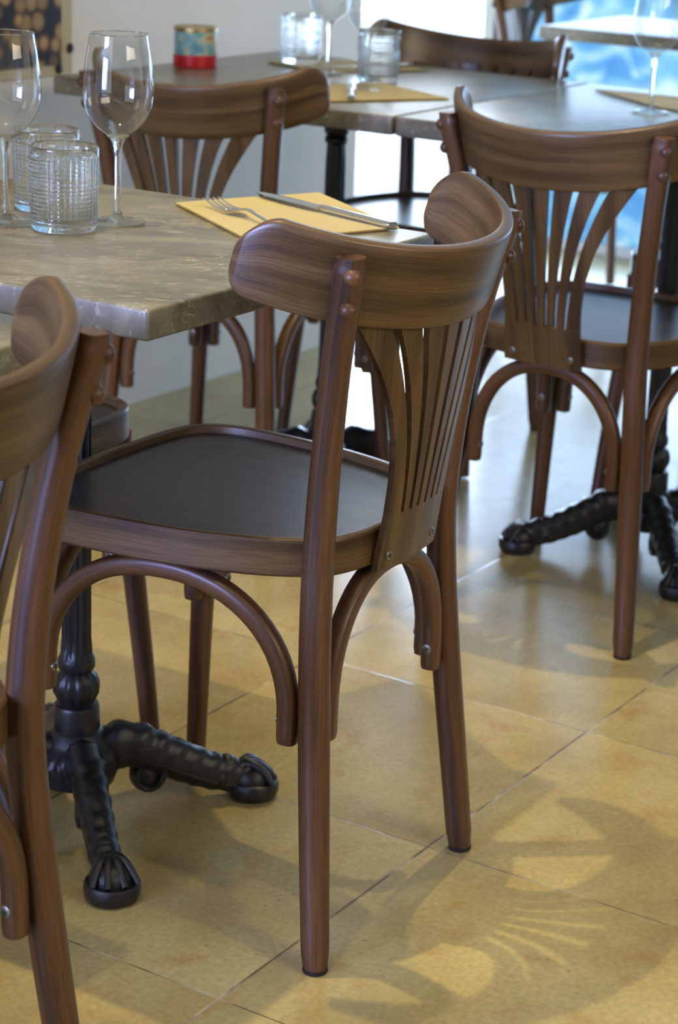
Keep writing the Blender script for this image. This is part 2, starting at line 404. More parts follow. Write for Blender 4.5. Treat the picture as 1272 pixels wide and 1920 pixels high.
# blue painted glazing (light comes through the paint)
m, nt, bs = mat('blue_painted_glass')
tc = N(nt, 'ShaderNodeTexCoord')
n1 = N(nt, 'ShaderNodeTexNoise'); n1.inputs['Scale'].default_value = 6.5; n1.inputs['Detail'].default_value = 5; n1.inputs['Distortion'].default_value = 1.6; nt.links.new(tc.outputs['Object'], n1.inputs[0])
blue = ramp(nt, [(0.28, (0.19, 0.38, 0.62)), (0.43, (0.28, 0.50, 0.68)), (0.54, (0.38, 0.60, 0.70)), (0.64, (0.70, 0.78, 0.80)), (0.76, (0.84, 0.80, 0.60))], n1.outputs[0])
n2 = N(nt, 'ShaderNodeTexWave'); n2.wave_type = 'RINGS'; n2.inputs['Scale'].default_value = 2.2; n2.inputs['Distortion'].default_value = 9; n2.inputs['Detail'].default_value = 2; nt.links.new(tc.outputs['Object'], n2.inputs[0])
rg = ramp(nt, [(0.6, (0, 0, 0)), (1.0, (0.35,)*3)], n2.outputs[1])
c = mixc(nt, blue.outputs[0], (0.78, 0.84, 0.92), rg.outputs[0])
tl = N(nt, 'ShaderNodeBsdfTranslucent'); nt.links.new(c, tl.inputs[0]); nt.links.new(c, bs.inputs['Base Color']); bs.inputs['Roughness'].default_value = 0.35
mx = N(nt, 'ShaderNodeMixShader'); mx.inputs[0].default_value = 0.25
nt.links.new(tl.outputs[0], mx.inputs[1]); nt.links.new(bs.outputs[0], mx.inputs[2]); nt.links.new(mx.outputs[0], nt.nodes['Material Output'].inputs[0])
M_BLUE = m
o = wall_box('window_1', BX, BX+0.05, -3.2, 0.40, 0, 0.03, M_FRAME, 0.003)
wall_box('pane', BX+0.02, BX+0.03, -3.2, 0.40, 0.03, 2.35, M_BLUE, parent=o)
# ground outside is the same floor slab continuing
M_OUT = plaster('pale_paving', (0.7, 0.72, 0.75))
bm = bmesh.new(); rbox(bm, 6.1, 16, -8, 10, -0.08, 0.004, 0)
struct(link('ground_outside', bm, M_OUT, smooth=False))

# firewood picture on the left wall
m, nt, bs = mat('stacked_firewood_print')
tc = N(nt, 'ShaderNodeTexCoord')
v = N(nt, 'ShaderNodeTexVoronoi'); v.inputs['Scale'].default_value = 26; v.inputs['Randomness'].default_value = 0.9; nt.links.new(tc.outputs['Object'], v.inputs[0])
n1 = N(nt, 'ShaderNodeTexNoise'); n1.inputs['Scale'].default_value = 40; nt.links.new(tc.outputs['Object'], n1.inputs[0])
lg = ramp(nt, [(0.0, srgb(206, 176, 128)), (0.36, srgb(176, 144, 98)), (0.48, srgb(110, 82, 54)), (0.60, srgb(34, 30, 32))], v.outputs['Distance'])
tone = ramp(nt, [(0.2, (0.35, 0.3, 0.26)), (0.6, (1, 0.95, 0.85)), (0.9, (1.2, 1.1, 0.95))], None); nt.links.new(v.outputs['Color'], tone.inputs[0])
c = mixc(nt, lg.outputs[0], tone.outputs[0], 1.0, 'MULTIPLY'); nt.links.new(c, bs.inputs['Base Color']); bs.inputs['Roughness'].default_value = 0.6
M_LOGS = m
M_EDGE = plaster('cream_canvas_edge', srgb(196, 180, 146))
pic = thing('firewood_picture', 'canvas picture of stacked firewood logs with a cream border hanging on the white wall', 'picture', WL+wx*(-0.725)+Vector((0, 0, 0.725)), wa)
bm = bmesh.new(); rbox(bm, -0.46, 0.455, -0.022, -0.001, 0.0, 0.8, 0.002); link('canvas', bm, M_EDGE, pic, False)
bm = bmesh.new(); rbox(bm, -0.44, 0.42, -0.0245, -0.021, 0.02, 0.78, 0); link('print', bm, M_LOGS, pic, False)
for xx, zz in ((0.446, 0.05), (0.412, 0.012)):
    bm = bmesh.new(); ball(bm, Vector((xx, -0.024, zz)), 0.010, 1, 0.4, 1); link('stud', bm, M_PAD, pic)

# ------------------------------------------------------------------ chair
LEAN = 16.0; ct, st_ = math.cos(R(LEAN)), math.sin(R(LEAN))
def ring_pt(x, y, off_down=0.0):
    """point on the tilted top plane of the crest, then down along the band"""
    z = 0.82+math.tan(R(LEAN))*x
    return Vector((x, y, z))+Vector((st_, 0, -ct))*off_down
def crest_xy(ph, off):
    x, y = -0.06+0.17*(1-math.cos(ph)), 0.205*math.sin(ph)
    nx, ny = -math.cos(ph)/0.17, math.sin(ph)/0.205; l = math.hypot(nx, ny)
    return x+nx/l*off, y+ny/l*off
def screw(parent, p, nrm, r=0.0062, name='screw'):
    bm = bmesh.new()
    lathe(bm, [(r, -0.001), (r, 0.0006), (r*0.8, 0.0014)], 16, cap1=True)
    for a in (0.4, 0.4+pi/2):
        res = bmesh.ops.create_cube(bm, size=1, matrix=Matrix.Rotation(a, 4, 'Z') @ Matrix.Translation((0, 0, 0.0014)) @ Matrix.Diagonal((r*1.1, r*0.26, 0.0006, 1)))
        for vv in res['verts']:
            for f in vv.link_faces: f.material_index = 1
    q = Vector(nrm).to_track_quat('Z', 'Y').to_matrix().to_4x4()
    bmesh.ops.transform(bm, matrix=Matrix.Translation(p) @ q, verts=bm.verts)
    return link(name, bm, [M_SCREW, M_SLOT], parent)

def seat_outline(off=0.0, n=7):
    half = [(0.010, 0), (0.012, .045), (0.018, .088), (0.034, .123), (0.062, .147), (0.11, .170), (0.177, .189), (0.25, .199), (0.315, .203), (0.358, .199), (0.390, .184), (0.409, .158), (0.418, .115), (0.422, .055), (0.424, 0)]
    H = catmull([Vector((a, b, 0)) for a, b in half], n)
    pts = H + [Vector((p.x, -p.y, 0)) for p in reversed(H[1:-1])]
    if off:
        m = len(pts); out = []
        for i in range(m):
            t = (pts[(i+1) % m]-pts[i-1]).normalized(); nn = Vector((-t.y, t.x, 0))   # outline is clockwise: outward is left
            out.append(pts[i]-nn*off)
        return out
    return pts

def make_chair(label, loc, rot, group):
    ch = thing('bistro_chair', label, 'chair', loc, rot, group)
    # seat rim
    bm = bmesh.new(); base = seat_outline()
    prof = [(0.003, 0.4405), (0.0, 0.4435), (0.0, 0.4795), (0.0015, 0.4822), (0.004, 0.4834), (0.009, 0.4832), (0.0115, 0.4815), (0.0125, 0.4745), (0.0125, 0.466), (0.0125, 0.4405)]
    rings = [[Vector((p.x, p.y, z)) for p in seat_outline(o)] for o, z in prof]
    uv = bm.loops.layers.uv.verify()
    V = [[bm.verts.new(p) for p in r] for r in rings]; m = len(base)
    L = [0.0]
    for i in range(m): L.append(L[-1]+(base[(i+1) % m]-base[i]).length)
    H = [0.0]
    for i in range(len(prof)): 
        a, b = prof[i], prof[(i+1) % len(prof)]; H.append(H[-1]+math.hypot(a[0]-b[0], a[1]-b[1]))
    for i in range(len(prof)):
        i2 = (i+1) % len(prof)
        for j in range(m):
            k = (j+1) % m; f = bm.faces.new((V[i][j], V[i][k], V[i2][k], V[i2][j]))
            for l, c in zip(f.loops, ((L[j], H[i]), (L[j+1], H[i]), (L[j+1], H[i+1]), (L[j], H[i+1]))): l[uv].uv = c
    link('seat_rim', bm, M_WOOD, ch, sharp=28)
    bm = bmesh.new(); inner = seat_outline(0.012)
    uv = bm.loops.layers.uv.verify()
    for z in (0.4735, 0.455):
        f = bm.faces.new([bm.verts.new(Vector((p.x, p.y, z))) for p in inner])
        for l in f.loops: l[uv].uv = (l.vert.co.x, l.vert.co.y)
    link('seat_panel', bm, M_SEAT, ch, False)
    # legs
    for s in (1, -1):
        bm = bmesh.new()
        P = catmull([(0, .178*s, 0.0035), (.012, .168*s, .13), (.024, .157*s, .26), (.0325, .148*s, .38), (.034, .1445*s, .47), (.026, .150*s, .58), (.009, .164*s, .70), (-.009, .1785*s, .785), (-.0115, .1805*s, .800), (-.0118, .1808*s, .803)], 6)
        def sec(t):
            r = 0.0155+0.0022*math.sin(pi*min(1, t/0.85))-0.0006*t
            k = 1.0
            if t < 0.012: k = 0.86+0.14*t/0.012
            if t > 0.99: k = 0.90
            return circ(r*k, 22, 0.92-0.30*max(0, (t-0.8)/0.2))
        sweep(bm, P, sec, Vector((1, 0, 0)))
        lg = link('leg', bm, M_LEG, ch)
        bm = bmesh.new(); lathe(bm, [(0.0135, 0.0), (0.0145, 0.002), (0.0145, 0.005)], 20, cap0=True, cap1=True, org=Vector((0, .178*s, 0)))
        link('foot_glide', bm, M_PAD, lg)
        bm = bmesh.new()
        P = catmull([(.416, .209*s, 0.004), (.4085, .2015*s, .11), (.399, .192*s, .23), (.390, .184*s, .33), (.383, .178*s, .40), (.382, .177*s, .443)], 6)
        sweep(bm, P, lambda t: circ(0.0128+0.0042*t, 20, 0.95), Vector((1, 0, 0)))
        link('leg', bm, M_LEG, ch)
    # crest rail
    bm = bmesh.new(); n = 150; PH = R(84); Hh = 0.0905; T = 0.0082
    rings = []; us = []; u = 0; prev = None
    for i in range(n+1):
        g_ = -1+2*i/n; f = math.copysign(1-(1-abs(g_))**1.35, g_); ph = PH*f
        # remaining distance to the tip controls the rounded end
        e = (1-abs(f))*PH*0.185
        top = 0.0; bot = Hh
        if e < 0.044: q = 1-e/0.044; top = 0.042*(0.62*q**2+0.38*(1-math.sqrt(max(0, 1-q*q))))
        if e < 0.022: q = 1-e/0.022; bot = Hh-0.022*(0.4*q**2+0.6*(1-math.sqrt(max(0, 1-q*q))))
        top += 0.0; mid = (top+bot)/2; hh = max(0.003, (bot-top)/2)
        th = T*(1.0 if e > 0.008 else 0.55+0.45*e/0.008)
        ring = []
        for a, b in circ(1, 28, 0.28):
            off = T+0.0005+a*th; x, y = crest_xy(ph, off)
            rc = min(1, 1)
            ring.append(ring_pt(x, y, 0)+Vector((st_, 0, -ct))*(mid+b*hh))
        rings.append(ring); c = ring_pt(*crest_xy(ph, T)); 
        if prev: u += (c-prev).length
        prev = c; us.append(u)
    vs = [0.0]; r0 = rings[n//2]
    for j in range(len(r0)): vs.append(vs[-1]+(r0[(j+1) % len(r0)]-r0[j]).length)
    grid_uv(bm, rings, us, vs)
    cr_ = link('crest_rail', bm, M_WOOD, ch, sharp=50)
    # wooden plugs on the rear legs
    for s in (1, -1):
        for zz in (0.783, 0.748):
            k = (0.80-zz)/0.10
            c = Vector((-.0125+.018*k, (.181-.0145*k)*s, zz)); nn = Vector((-.66, .75*s, 0.1)).normalized()
            bm = bmesh.new(); q = nn.to_track_quat('Z', 'Y').to_matrix().to_4x4()
            lathe(bm, [(0.0092, -0.004), (0.0092, 0.001), (0.0085, 0.0032), (0.0062, 0.0058), (0.003, 0.0073), (0.0006, 0.0077)], 18, cap0=True, cap1=True)
            bmesh.ops.transform(bm, matrix=Matrix.Translation(c+nn*0.0145) @ q, verts=bm.verts)
            link('leg_plug', bm, M_LEG, ch)
    # splat
    def sx(y, z):
        t = (z-.43)/(.735-.43); t = max(0, t)
        x0 = 0.0045+1.2*y*y
        x1 = -0.0395+0.17*(1-math.sqrt(max(0, 1-(y/.205)**2)))
        return x0+(x1-x0)*t**0.9
    def halfw(z):
        T_ = [(.43, .068), (.47, .0655), (.50, .0635), (.54, .065), (.58, .071), (.62, .083), (.66, .101), (.70, .123), (.735, .143), (.75, .152)]
        for (a, b), (c, d) in zip(T_, T_[1:]):
            if z <= c: return b+(d-b)*(z-a)/(c-a)
        return T_[-1][1]
    zs = [.5+.25*k/16 for k in range(17)]
    zc = [.436, .450, .465, .483, .5]
    slit = []
    for i in range(6):
        b = (-2.5+i)*.0160; tpos = (-2.5+i)/2.5; tp = math.copysign(abs(tpos)**1.05, tpos)*.112
        slit.append((b, tp))
    def edge(i, z, side):
        g = ((z-.5)/.25); b, tp = slit[i]; cgr = b+(tp-b)*(0.22*g+0.78*g**2.1)
        w_ = .0027+.0029*g
        return cgr+side*w_
    bm = bmesh.new(); uv = bm.loops.layers.uv.verify(); TH = 0.0042
    def strip(rows):
        # rows: list of (z, yl, yr)
        m_ = 6; F = []; Bk = []
        for z, yl, yr in rows:
            f_, b_ = [], []
            for k in range(m_+1):
                y = yl+(yr-yl)*k/m_; dx = (sx(y+.002, z)-sx(y-.002, z))/.004; nn = Vector((-1, dx, 0)).normalized()
                p = Vector((sx(y, z), y, z)); f_.append(bm.verts.new(p+nn*TH)); b_.append(bm.verts.new(p-nn*TH))
            F.append(f_); Bk.append(b_)
        def q(a, b, c, d):
            f = bm.faces.new((a, b, c, d))
            for l in f.loops: l[uv].uv = (l.vert.co.z, l.vert.co.y+l.vert.co.x*.3)
        for i in range(len(rows)-1):
            for k in range(m_):
                q(F[i][k], F[i][k+1], F[i+1][k+1], F[i+1][k]); q(Bk[i][k+1], Bk[i][k], Bk[i+1][k], Bk[i+1][k+1])
            q(F[i][0], F[i+1][0], Bk[i+1][0], Bk[i][0]); q(F[i+1][m_], F[i][m_], Bk[i][m_], Bk[i+1][m_])
        for k in range(m_):
            q(F[0][k+1], F[0][k], Bk[0][k], Bk[0][k+1]); q(F[-1][k], F[-1][k+1], Bk[-1][k+1], Bk[-1][k])
    strip([(z, -halfw(z)*(1 if z > .437 else .97), halfw(z)*(1 if z > .437 else .97)) for z in zc])
    for i in range(7):
        strip([(z, -halfw(z) if i == 0 else edge(i-1, z, 1), halfw(z) if i == 6 else edge(i, z, -1)) for z in zs])
    bmesh.ops.remove_doubles(bm, verts=bm.verts, dist=1e-6)
    spl = link('back_splat', bm, M_WOOD, ch, sharp=35)
    for s in (1, -1):
        y = .050*s; z = .452; dx = (sx(y+.002, z)-sx(y-.002, z))/.004; nn = Vector((-1, dx, 0)).normalized()
        screw(spl, Vector((sx(y, z), y, z))+nn*(TH+.0002), nn, 0.0052)
    # bentwood arches under the seat
    def arch(A, B, inward, scr):
        A, B = Vector(A), Vector(B); mid = (A+B)/2; d = (B-A)/2; hgt = 0.4405-.0115-.285
        P = []
        for k in range(4): P.append(A+Vector((0, 0, -0.03+0.03*k/4)))
        for k in range(33):
            a = pi-pi*k/32; c, s_ = math.cos(a), math.sin(a)
            P.append(mid+d*math.copysign(abs(c)**.92, c)+Vector((0, 0, hgt*abs(s_)**.90)))
        for k in range(3, -1, -1): P.append(B+Vector((0, 0, -0.03+0.03*k/4)))
        bm = bmesh.new()
        def sec(t):
            k = 1 if 0.01 < t < 0.99 else 0.9
            return circ(0.0118*k, 18, 0.72, 1.0, 0.95)
        sweep(bm, P, sec, inward)
        o = link('arch_brace', bm, M_LEG, ch)
        for pnt, sgn in ((A, 1), (B, -1)):
            nrm = (d.normalized()*sgn)
            screw(o, pnt+Vector((0, 0, -0.003))+nrm*0.0118, nrm)
    zz = .285
    for s in (1, -1):
        arch((.056, .160*s, zz), (.366, .184*s, zz), Vector((0, 1, 0)), 1)
    arch((.028, -.124, zz), (.028, .124, zz), Vector((1, 0, 0)), 1)
    arch((.390, -.157, zz), (.390, .157, zz), Vector((1, 0, 0)), 1)
    return ch

CG = None
def pose(x, y, r): return (x, y, 0), R(r+90)
l_, r_ = pose(1.977, .993, -.45)
chair = make_chair('brown wooden bistro chair in sharp focus in the centre of the photo', l_, r_, CG)
for lab, (x, y, r) in (
    ('wooden bistro chair nearest the viewer, cut off by the left edge of the photo', (1.199, 1.028, -7.4)),
    ('wooden bistro chair seen from behind, its back in front of the cream napkin', (2.889, 1.243, -94.8)),
    ('wooden bistro chair seen from behind in front of the table with the red tin', (2.944, 1.940, -87.3)),
    ('mostly hidden bistro chair across the nearest table, only seat corner and legs showing', (2.003, 1.912, 180)),
    ('wooden bistro chair facing the viewer behind the two blurred tumblers', (4.00, 1.90, 90)),
    ('wooden bistro chair facing the viewer behind the cream napkin, cut by the right edge', (4.00, 1.20, 90)),
    ('farthest wooden bistro chair, standing by the blue glazing at the far table', (5.74, 2.60, 180)),
):
    l_, r_ = pose(x, y, r); dup(chair, l_, r_, lab)

# ------------------------------------------------------------------ tables
TROT = R(-3.12)
def foot_bm(bm):
    """one ornamental foot pointing along +x from the hub"""
    P = catmull([(0.030, 0, 0.082), (0.065, 0, 0.088), (0.10, 0, 0.074), (0.14, 0, 0.055), (0.175, 0, 0.040), (0.205, 0, 0.032), (0.228, 0, 0.028)], 9)
    def sec(t):
        w_ = 0.023-0.006*t; h = 0.030-0.010*t+0.0008*math.sin(t*60)
        out = []
        for a, b in circ(1, 20, 0.8):
            rg = 1+0.05*(math.sin(t*52+abs(a)*3.0) if b > 0.1 else 0)
            out.append((a*w_*rg, b*h*(1.12 if b > 0 else 1)*rg))
        return out
    sweep(bm, P, sec, Vector((0, 0, 1)))
    # side ribs (acanthus edge)
    for s in (1, -1):
        P2 = [p+Vector((0, s*0.017*(1-.3*i/len(P)), -0.008)) for i, p in enumerate(P)]
        sweep(bm, P2, lambda t: circ(0.0056-0.001*t, 10), Vector((0, 0, 1)))
    # leaf ridges on top
    for k in range(9):
        p = P[6+k*4]
        for s in (1, -1):
            ball(bm, p+Vector((0, s*0.007, 0.0185-0.0006*k)), 0.0085, 1.35, 0.45, 0.5, Matrix.Rotation(s*0.6, 4, 'Z') @ Matrix.Rotation(0.35, 4, 'Y'), 10, 6)
    # scroll curling down near the hub
    C = Vector((0.088, 0, 0.052)); Q = []
    for k in range(26):
        a = R(100)-k*0.24; rad = 0.036*(1-k/36)
        Q.append(C+Vector((rad*math.cos(a)*0.8, 0, rad*math.sin(a))))
    sweep(bm, Q, lambda t: circ(0.0075*(1-.3*t), 18, 0.8, 1.0, 2.9), Vector((0, 1, 0)))
    ball(bm, C+Vector((0.0, 0, -0.004)), 0.024, 0.85, 0.75, 1.05)
    # ankle knot
    ball(bm, Vector((0.196, 0, 0.050)), 0.0125, 1.0, 1.1, 1.0); ball(bm, Vector((0.186, 0, 0.034)), 0.018, 0.7, 1.15, 1.0)
    # paw pad, dome and claws
    lathe(bm, [(0.026, 0.0), (0.031, 0.003), (0.034, 0.012), (0.034, 0.020), (0.032, 0.0245), (0.029, 0.0255)], 26, cap0=True, cap1=True, org=Vector((0.232, 0, 0)))
    ball(bm, Vector((0.230, 0, 0.026)), 0.028, 1.0, 0.98, 0.85, None, 20, 12)
    for a in (-0.75, -0.25, 0.25, 0.75):
        Q = []
        for k in range(9):
            b = R(15+16*k); rr = 0.030
            rad = rr*math.sin(b) if False else rr*math.cos(R(90)-b)
            Q.append(Vector((0.226, 0, 0.024))+Vector((math.cos(a)*(-0.012+0.046*k/8), math.sin(a)*(0.006+0.034*k/8), 0.026*math.sin(pi*(0.35+0.62*k/8)))))
        sweep(bm, Q, lambda t: circ(0.0062-0.0018*t, 10), Vector((0, 0, 1)))

FOOT = None
def make_pedestal(parent, x, y, rotz, H):
    global FOOT
    ped = bpy.data.objects.new('pedestal', None)
    bm = bmesh.new()
    prof = [(0.030, 0.045), (0.048, 0.05), (0.053, 0.066), (0.055, 0.080), (0.0545, 0.088), (0.050, 0.094), (0.044, 0.098), (0.038, 0.106), (0.034, 0.116), (0.0295, 0.120), (0.029, 0.148), (0.0275, 0.152), (0.022, 0.155), (0.024, 0.160),
            (0.0285, 0.170), (0.0285, 0.180), (0.025, 0.190), (0.0195, 0.196), (0.0235, 0.202), (0.0235, 0.212), (0.020, 0.220), (0.0185, 0.228), (0.0175, 0.24)]
    for k in range(1, 13): prof.append((0.0175, 0.24+(H-0.30)*k/12))
    z1 = H-0.06
    prof += [(0.0215, z1+0.004), (0.0215, z1+0.012), (0.0185, z1+0.016), (0.023, z1+0.022), (0.0235, z1+0.032), (0.019, z1+0.038), (0.020, H-0.006)]
    z_flute = (0.228, z1-0.001)
    def rf(i, r, z, a):
        if z_flute[0] <= z <= z_flute[1]: return r*(1+0.07*math.cos(14*a))
        if 0.160 <= z <= 0.19: return r*(1+0.045*math.cos(12*a))
        if 0.078 <= z <= 0.090: return r*(1+0.05*math.cos(26*a+z*300))
        return r
    lathe(bm, prof, 112, rf, cap0=True, cap1=True)
    col = link('pedestal_column', bm, M_IRON, parent)
    bm = bmesh.new(); rbox(bm, -0.17, 0.17, -0.02, 0.02, H-0.008, H-0.001, 0.001); rbox(bm, -0.02, 0.02, -0.17, 0.17, H-0.008, H-0.001, 0.001)
    sup = link('top_bracket', bm, M_IRON, parent, False)
    for o in (col, sup): o.location = (x, y, 0); o.rotation_euler = (0, 0, rotz)
    for k in range(4):
        if FOOT is None:
            bm = bmesh.new(); foot_bm(bm); f = link('pedestal_foot', bm, M_IRON, parent); FOOT = f.data
        else:
            f = bpy.data.objects.new('pedestal_foot', FOOT); COL.objects.link(f); f.parent = parent
        f.location = (x, y, 0); f.rotation_euler = (0, 0, rotz+pi/2*k)

def make_table(label, x, y, L, W, px=None, py=None, prot=R(45), th=0.0325, rot=TROT, cr=0.005, ped=True):
    """x,y: corner nearest the viewer; L along +x, W along +y of the table"""
    t = thing('marble_table', label, 'table', (x, y, 0), rot)
    bm = bmesh.new(); slab(bm, round_rect(0, L, 0, W, cr, 6), 0.75-th, 0.75, 0.0035, 4)
    link('tabletop', bm, M_STONE, t, sharp=60)
    if ped: make_pedestal(t, px if px is not None else L/2, py if py is not None else W/2, prot, 0.75-th)
    return t
def to_local(x, y, ox, oy, rot=TROT):
    d = Vector((x-ox, y-oy)); c, s = math.cos(-rot), math.sin(-rot)
    return d.x*c-d.y*s, d.x*s+d.y*c
T1 = (1.667, 1.137)
px, py = to_local(1.970, 1.445, *T1)
make_table('grey brown marble table nearest the viewer, set with two sharp wine glasses', *T1, .5623, .62, px, py, R(-43.5)-TROT)
make_table('marble table behind the nearest chair back, mostly cut off by the left edge', 0.96, 1.180, .575, .62)
T4 = (3.151, 1.658)
px, py = to_local(3.37, 1.885, *T4)
make_table('marble table by the white wall carrying the red tin, blurred tumblers and a yellow napkin', *T4, .7416, .737, px, py, R(45))
T3 = (3.151+math.sin(TROT)*.745, 1.658-math.cos(TROT)*.745)
px, py = to_local(3.375, 1.225, *T3)
make_table('marble table on the right with the cream napkin and a wine glass', *T3, .7416, .738, px, py, R(38))
T6 = (5.03+math.sin(TROT)*.95, 2.235-math.cos(TROT)*.95)
make_table('farthest marble table, its pale edge blurred in front of the blue glazing', *T6, .50, .95)

# ------------------------------------------------------------------ glassware
def make_wine(label, loc, group):
    g = thing('wine_glass', label, 'wine glass', loc, 0, group)
    bm = bmesh.new()
    pts = catmull([(0.004, 0, 0.100), (0.012, 0, 0.103), (0.026, 0, 0.113), (0.037, 0, 0.130), (0.0415, 0, 0.150), (0.041, 0, 0.170), (0.0385, 0, 0.190), (0.0355, 0, 0.207), (0.0335, 0, 0.220)], 6)
    prof = [(p.x, p.z) for p in pts]; lathe(bm, prof, 64)
    link('bowl', bm, M_WINE, g, sharp=80)
    bm = bmesh.new(); lathe(bm, [(0.0333, 0.2195), (0.0338, 0.2203), (0.0343, 0.2195), (0.0338, 0.2188), (0.0333, 0.2195)], 64)
    link('rim', bm, M_STEMG, g)
    bm = bmesh.new()
    pts = catmull([(0.0335, 0, 0.0012), (0.033, 0, 0.0022), (0.022, 0, 0.0032), (0.010, 0, 0.006), (0.0052, 0, 0.012), (0.0040, 0, 0.025), (0.0038, 0, 0.060), (0.0046, 0, 0.086), (0.0085, 0, 0.098), (0.0135, 0, 0.1025)], 6)
    prof = [(0.0005, 0.0005), (0.030, 0.0003)]+[(p.x, p.z) for p in pts]+[(0.008, 0.1018), (0.0005, 0.1012)]
    lathe(bm, prof, 48)
    link('stem_and_foot', bm, M_STEMG, g, sharp=80)
    return g
W = make_wine('empty wine glass standing behind the front cut-glass tumbler on the nearest table', (2.035, 1.432, .7502), None)
dup(W, (1.945, 1.527, .7502), 0, 'empty wine glass at the left edge of the photo, cut by the frame')
dup(W, (3.445, 1.868, .7502), 0, 'blurred wine glass standing between the two far tumblers behind the yellow napkin')
dup(W, (3.62, 2.05, .7502), 0, 'blurred wine glass behind the left far tumbler, leftmost on the middle far table')
dup(W, (3.535, 1.345, .7502), 0, 'blurred wine glass in front of the cream napkin on the right table')
dup(W, (3.60, 1.285, .7502), 0, 'wine glass cut off by the right edge, beside the glass at the cream napkin')

def make_tumbler(label, loc, group):
    bm = bmesh.new(); Hh = 0.098; n = 192
    prof = [(0.001, 0.0), (0.033, 0.0), (0.0365, 0.002), (0.038, 0.006)]
    nz_ = 60
    for k in range(nz_+1): prof.append((0.0385+0.0020*k/nz_, 0.008+(Hh-0.010)*k/nz_))
    ko = len(prof)
    prof += [(0.0397, Hh), (0.0388, Hh-0.0006), (0.0378, Hh-0.010), (0.0365, 0.05), (0.0355, 0.018), (0.034, 0.0145), (0.025, 0.013), (0.001, 0.0128)]
    def rf(i, r, z, a):
        if 4 <= i < ko and 0.012 < z < 0.088:
            v = max(0, math.cos(36*a)); h = max(0, math.sin(z*2*pi/0.0048))
            quad = (math.cos(2*a+0.9))            # sides alternate between rings and flutes
            kz = min(1, (z-0.012)/0.004, (0.088-z)/0.004)
            fl = v if z > 0.02 else v*0.5
            amt = 1.5*(fl*(0.9 if quad < 0.35 else 0.15)+h*(0.9 if (quad > 0.0 or z < 0.06) else 0.1))
            return r+kz*0.0009*min(2.0, amt)-0.0003
        return r
    lathe(bm, prof, n, rf, cap0=True, cap1=True)
    o = link('tumbler', bm, M_TUMB, None, sharp=75); o.location = loc
    return tag(o, label, 'tumbler', group)
TU = make_tumbler('cut-glass water tumbler in front of the wine glasses, nearest the viewer', (1.956, 1.452, .7503), None)
dup(TU, (2.050, 1.548, .7503), 0.6, 'cut-glass water tumbler standing behind the front tumbler, between the two wine glasses')
dup(TU, (3.575, 1.915, .7503), 0.9, 'blurred ribbed tumbler directly above the yellow napkin on the far table')
dup(TU, (3.735, 2.18, .7503), 1.7, 'blurred ribbed tumbler behind the tip of a chair back, nearer the white wall')

# ------------------------------------------------------------------ napkins and cutlery
def napkin(name, label, pts, z, m, cat='napkin', seed=1):
    rnd = random.Random(seed)
    bm = bmesh.new(); A, B, C_, D = [Vector((p[0], p[1], 0)) for p in pts]; n = 14
    for layer in range(3):
        V = []
        for i in range(n+1):
            row = []
            for j in range(n+1):
                s, t = i/n, j/n; p = (A*(1-s)+B*s)*(1-t)+(D*(1-s)+C_*s)*t
                e = max(abs(s-.5), abs(t-.5))*2
                row.append(bm.verts.new(p+Vector((0, 0, z+0.0006+layer*0.0009*(1)+layer*0.0010*max(0, e-.6)+0.0004*math.sin(5*s+3*t)))))
            V.append(row)
        for i in range(n):
            for j in range(n): bm.faces.new((V[i][j], V[i+1][j], V[i+1][j+1], V[i][j+1]))
    res = bmesh.ops.solidify(bm, geom=bm.faces[:], thickness=0.00035)
    o = link(name, bm, m, None)
    return tag(o, label, cat)
napkin('paper_napkin', 'folded yellow paper napkin under the fork and knife on the nearest table',
       [(2.181, 1.447), (2.375, 1.352), (2.217, 1.149), (2.030, 1.245)], .7503, M_NAP)
napkin('paper_napkin', 'blurred yellow napkin on the far table beside the tumblers', [(3.20, 1.84), (3.43, 1.688), (3.545, 1.89), (3.33, 2.03)], .7503, M_NAP)
napkin('paper_napkin', 'yellow napkin edge at the far side of the middle table near the white wall', [(3.70, 2.24), (3.62, 2.06), (3.82, 1.93), (3.88, 2.12)], .7503, M_NAP)
napkin('paper_napkin', 'cream paper napkin on the right table behind the wine glass', [(3.775, 1.555), (3.79, 1.35), (3.585, 1.26), (3.60, 1.35)], .7503, M_NAPW)

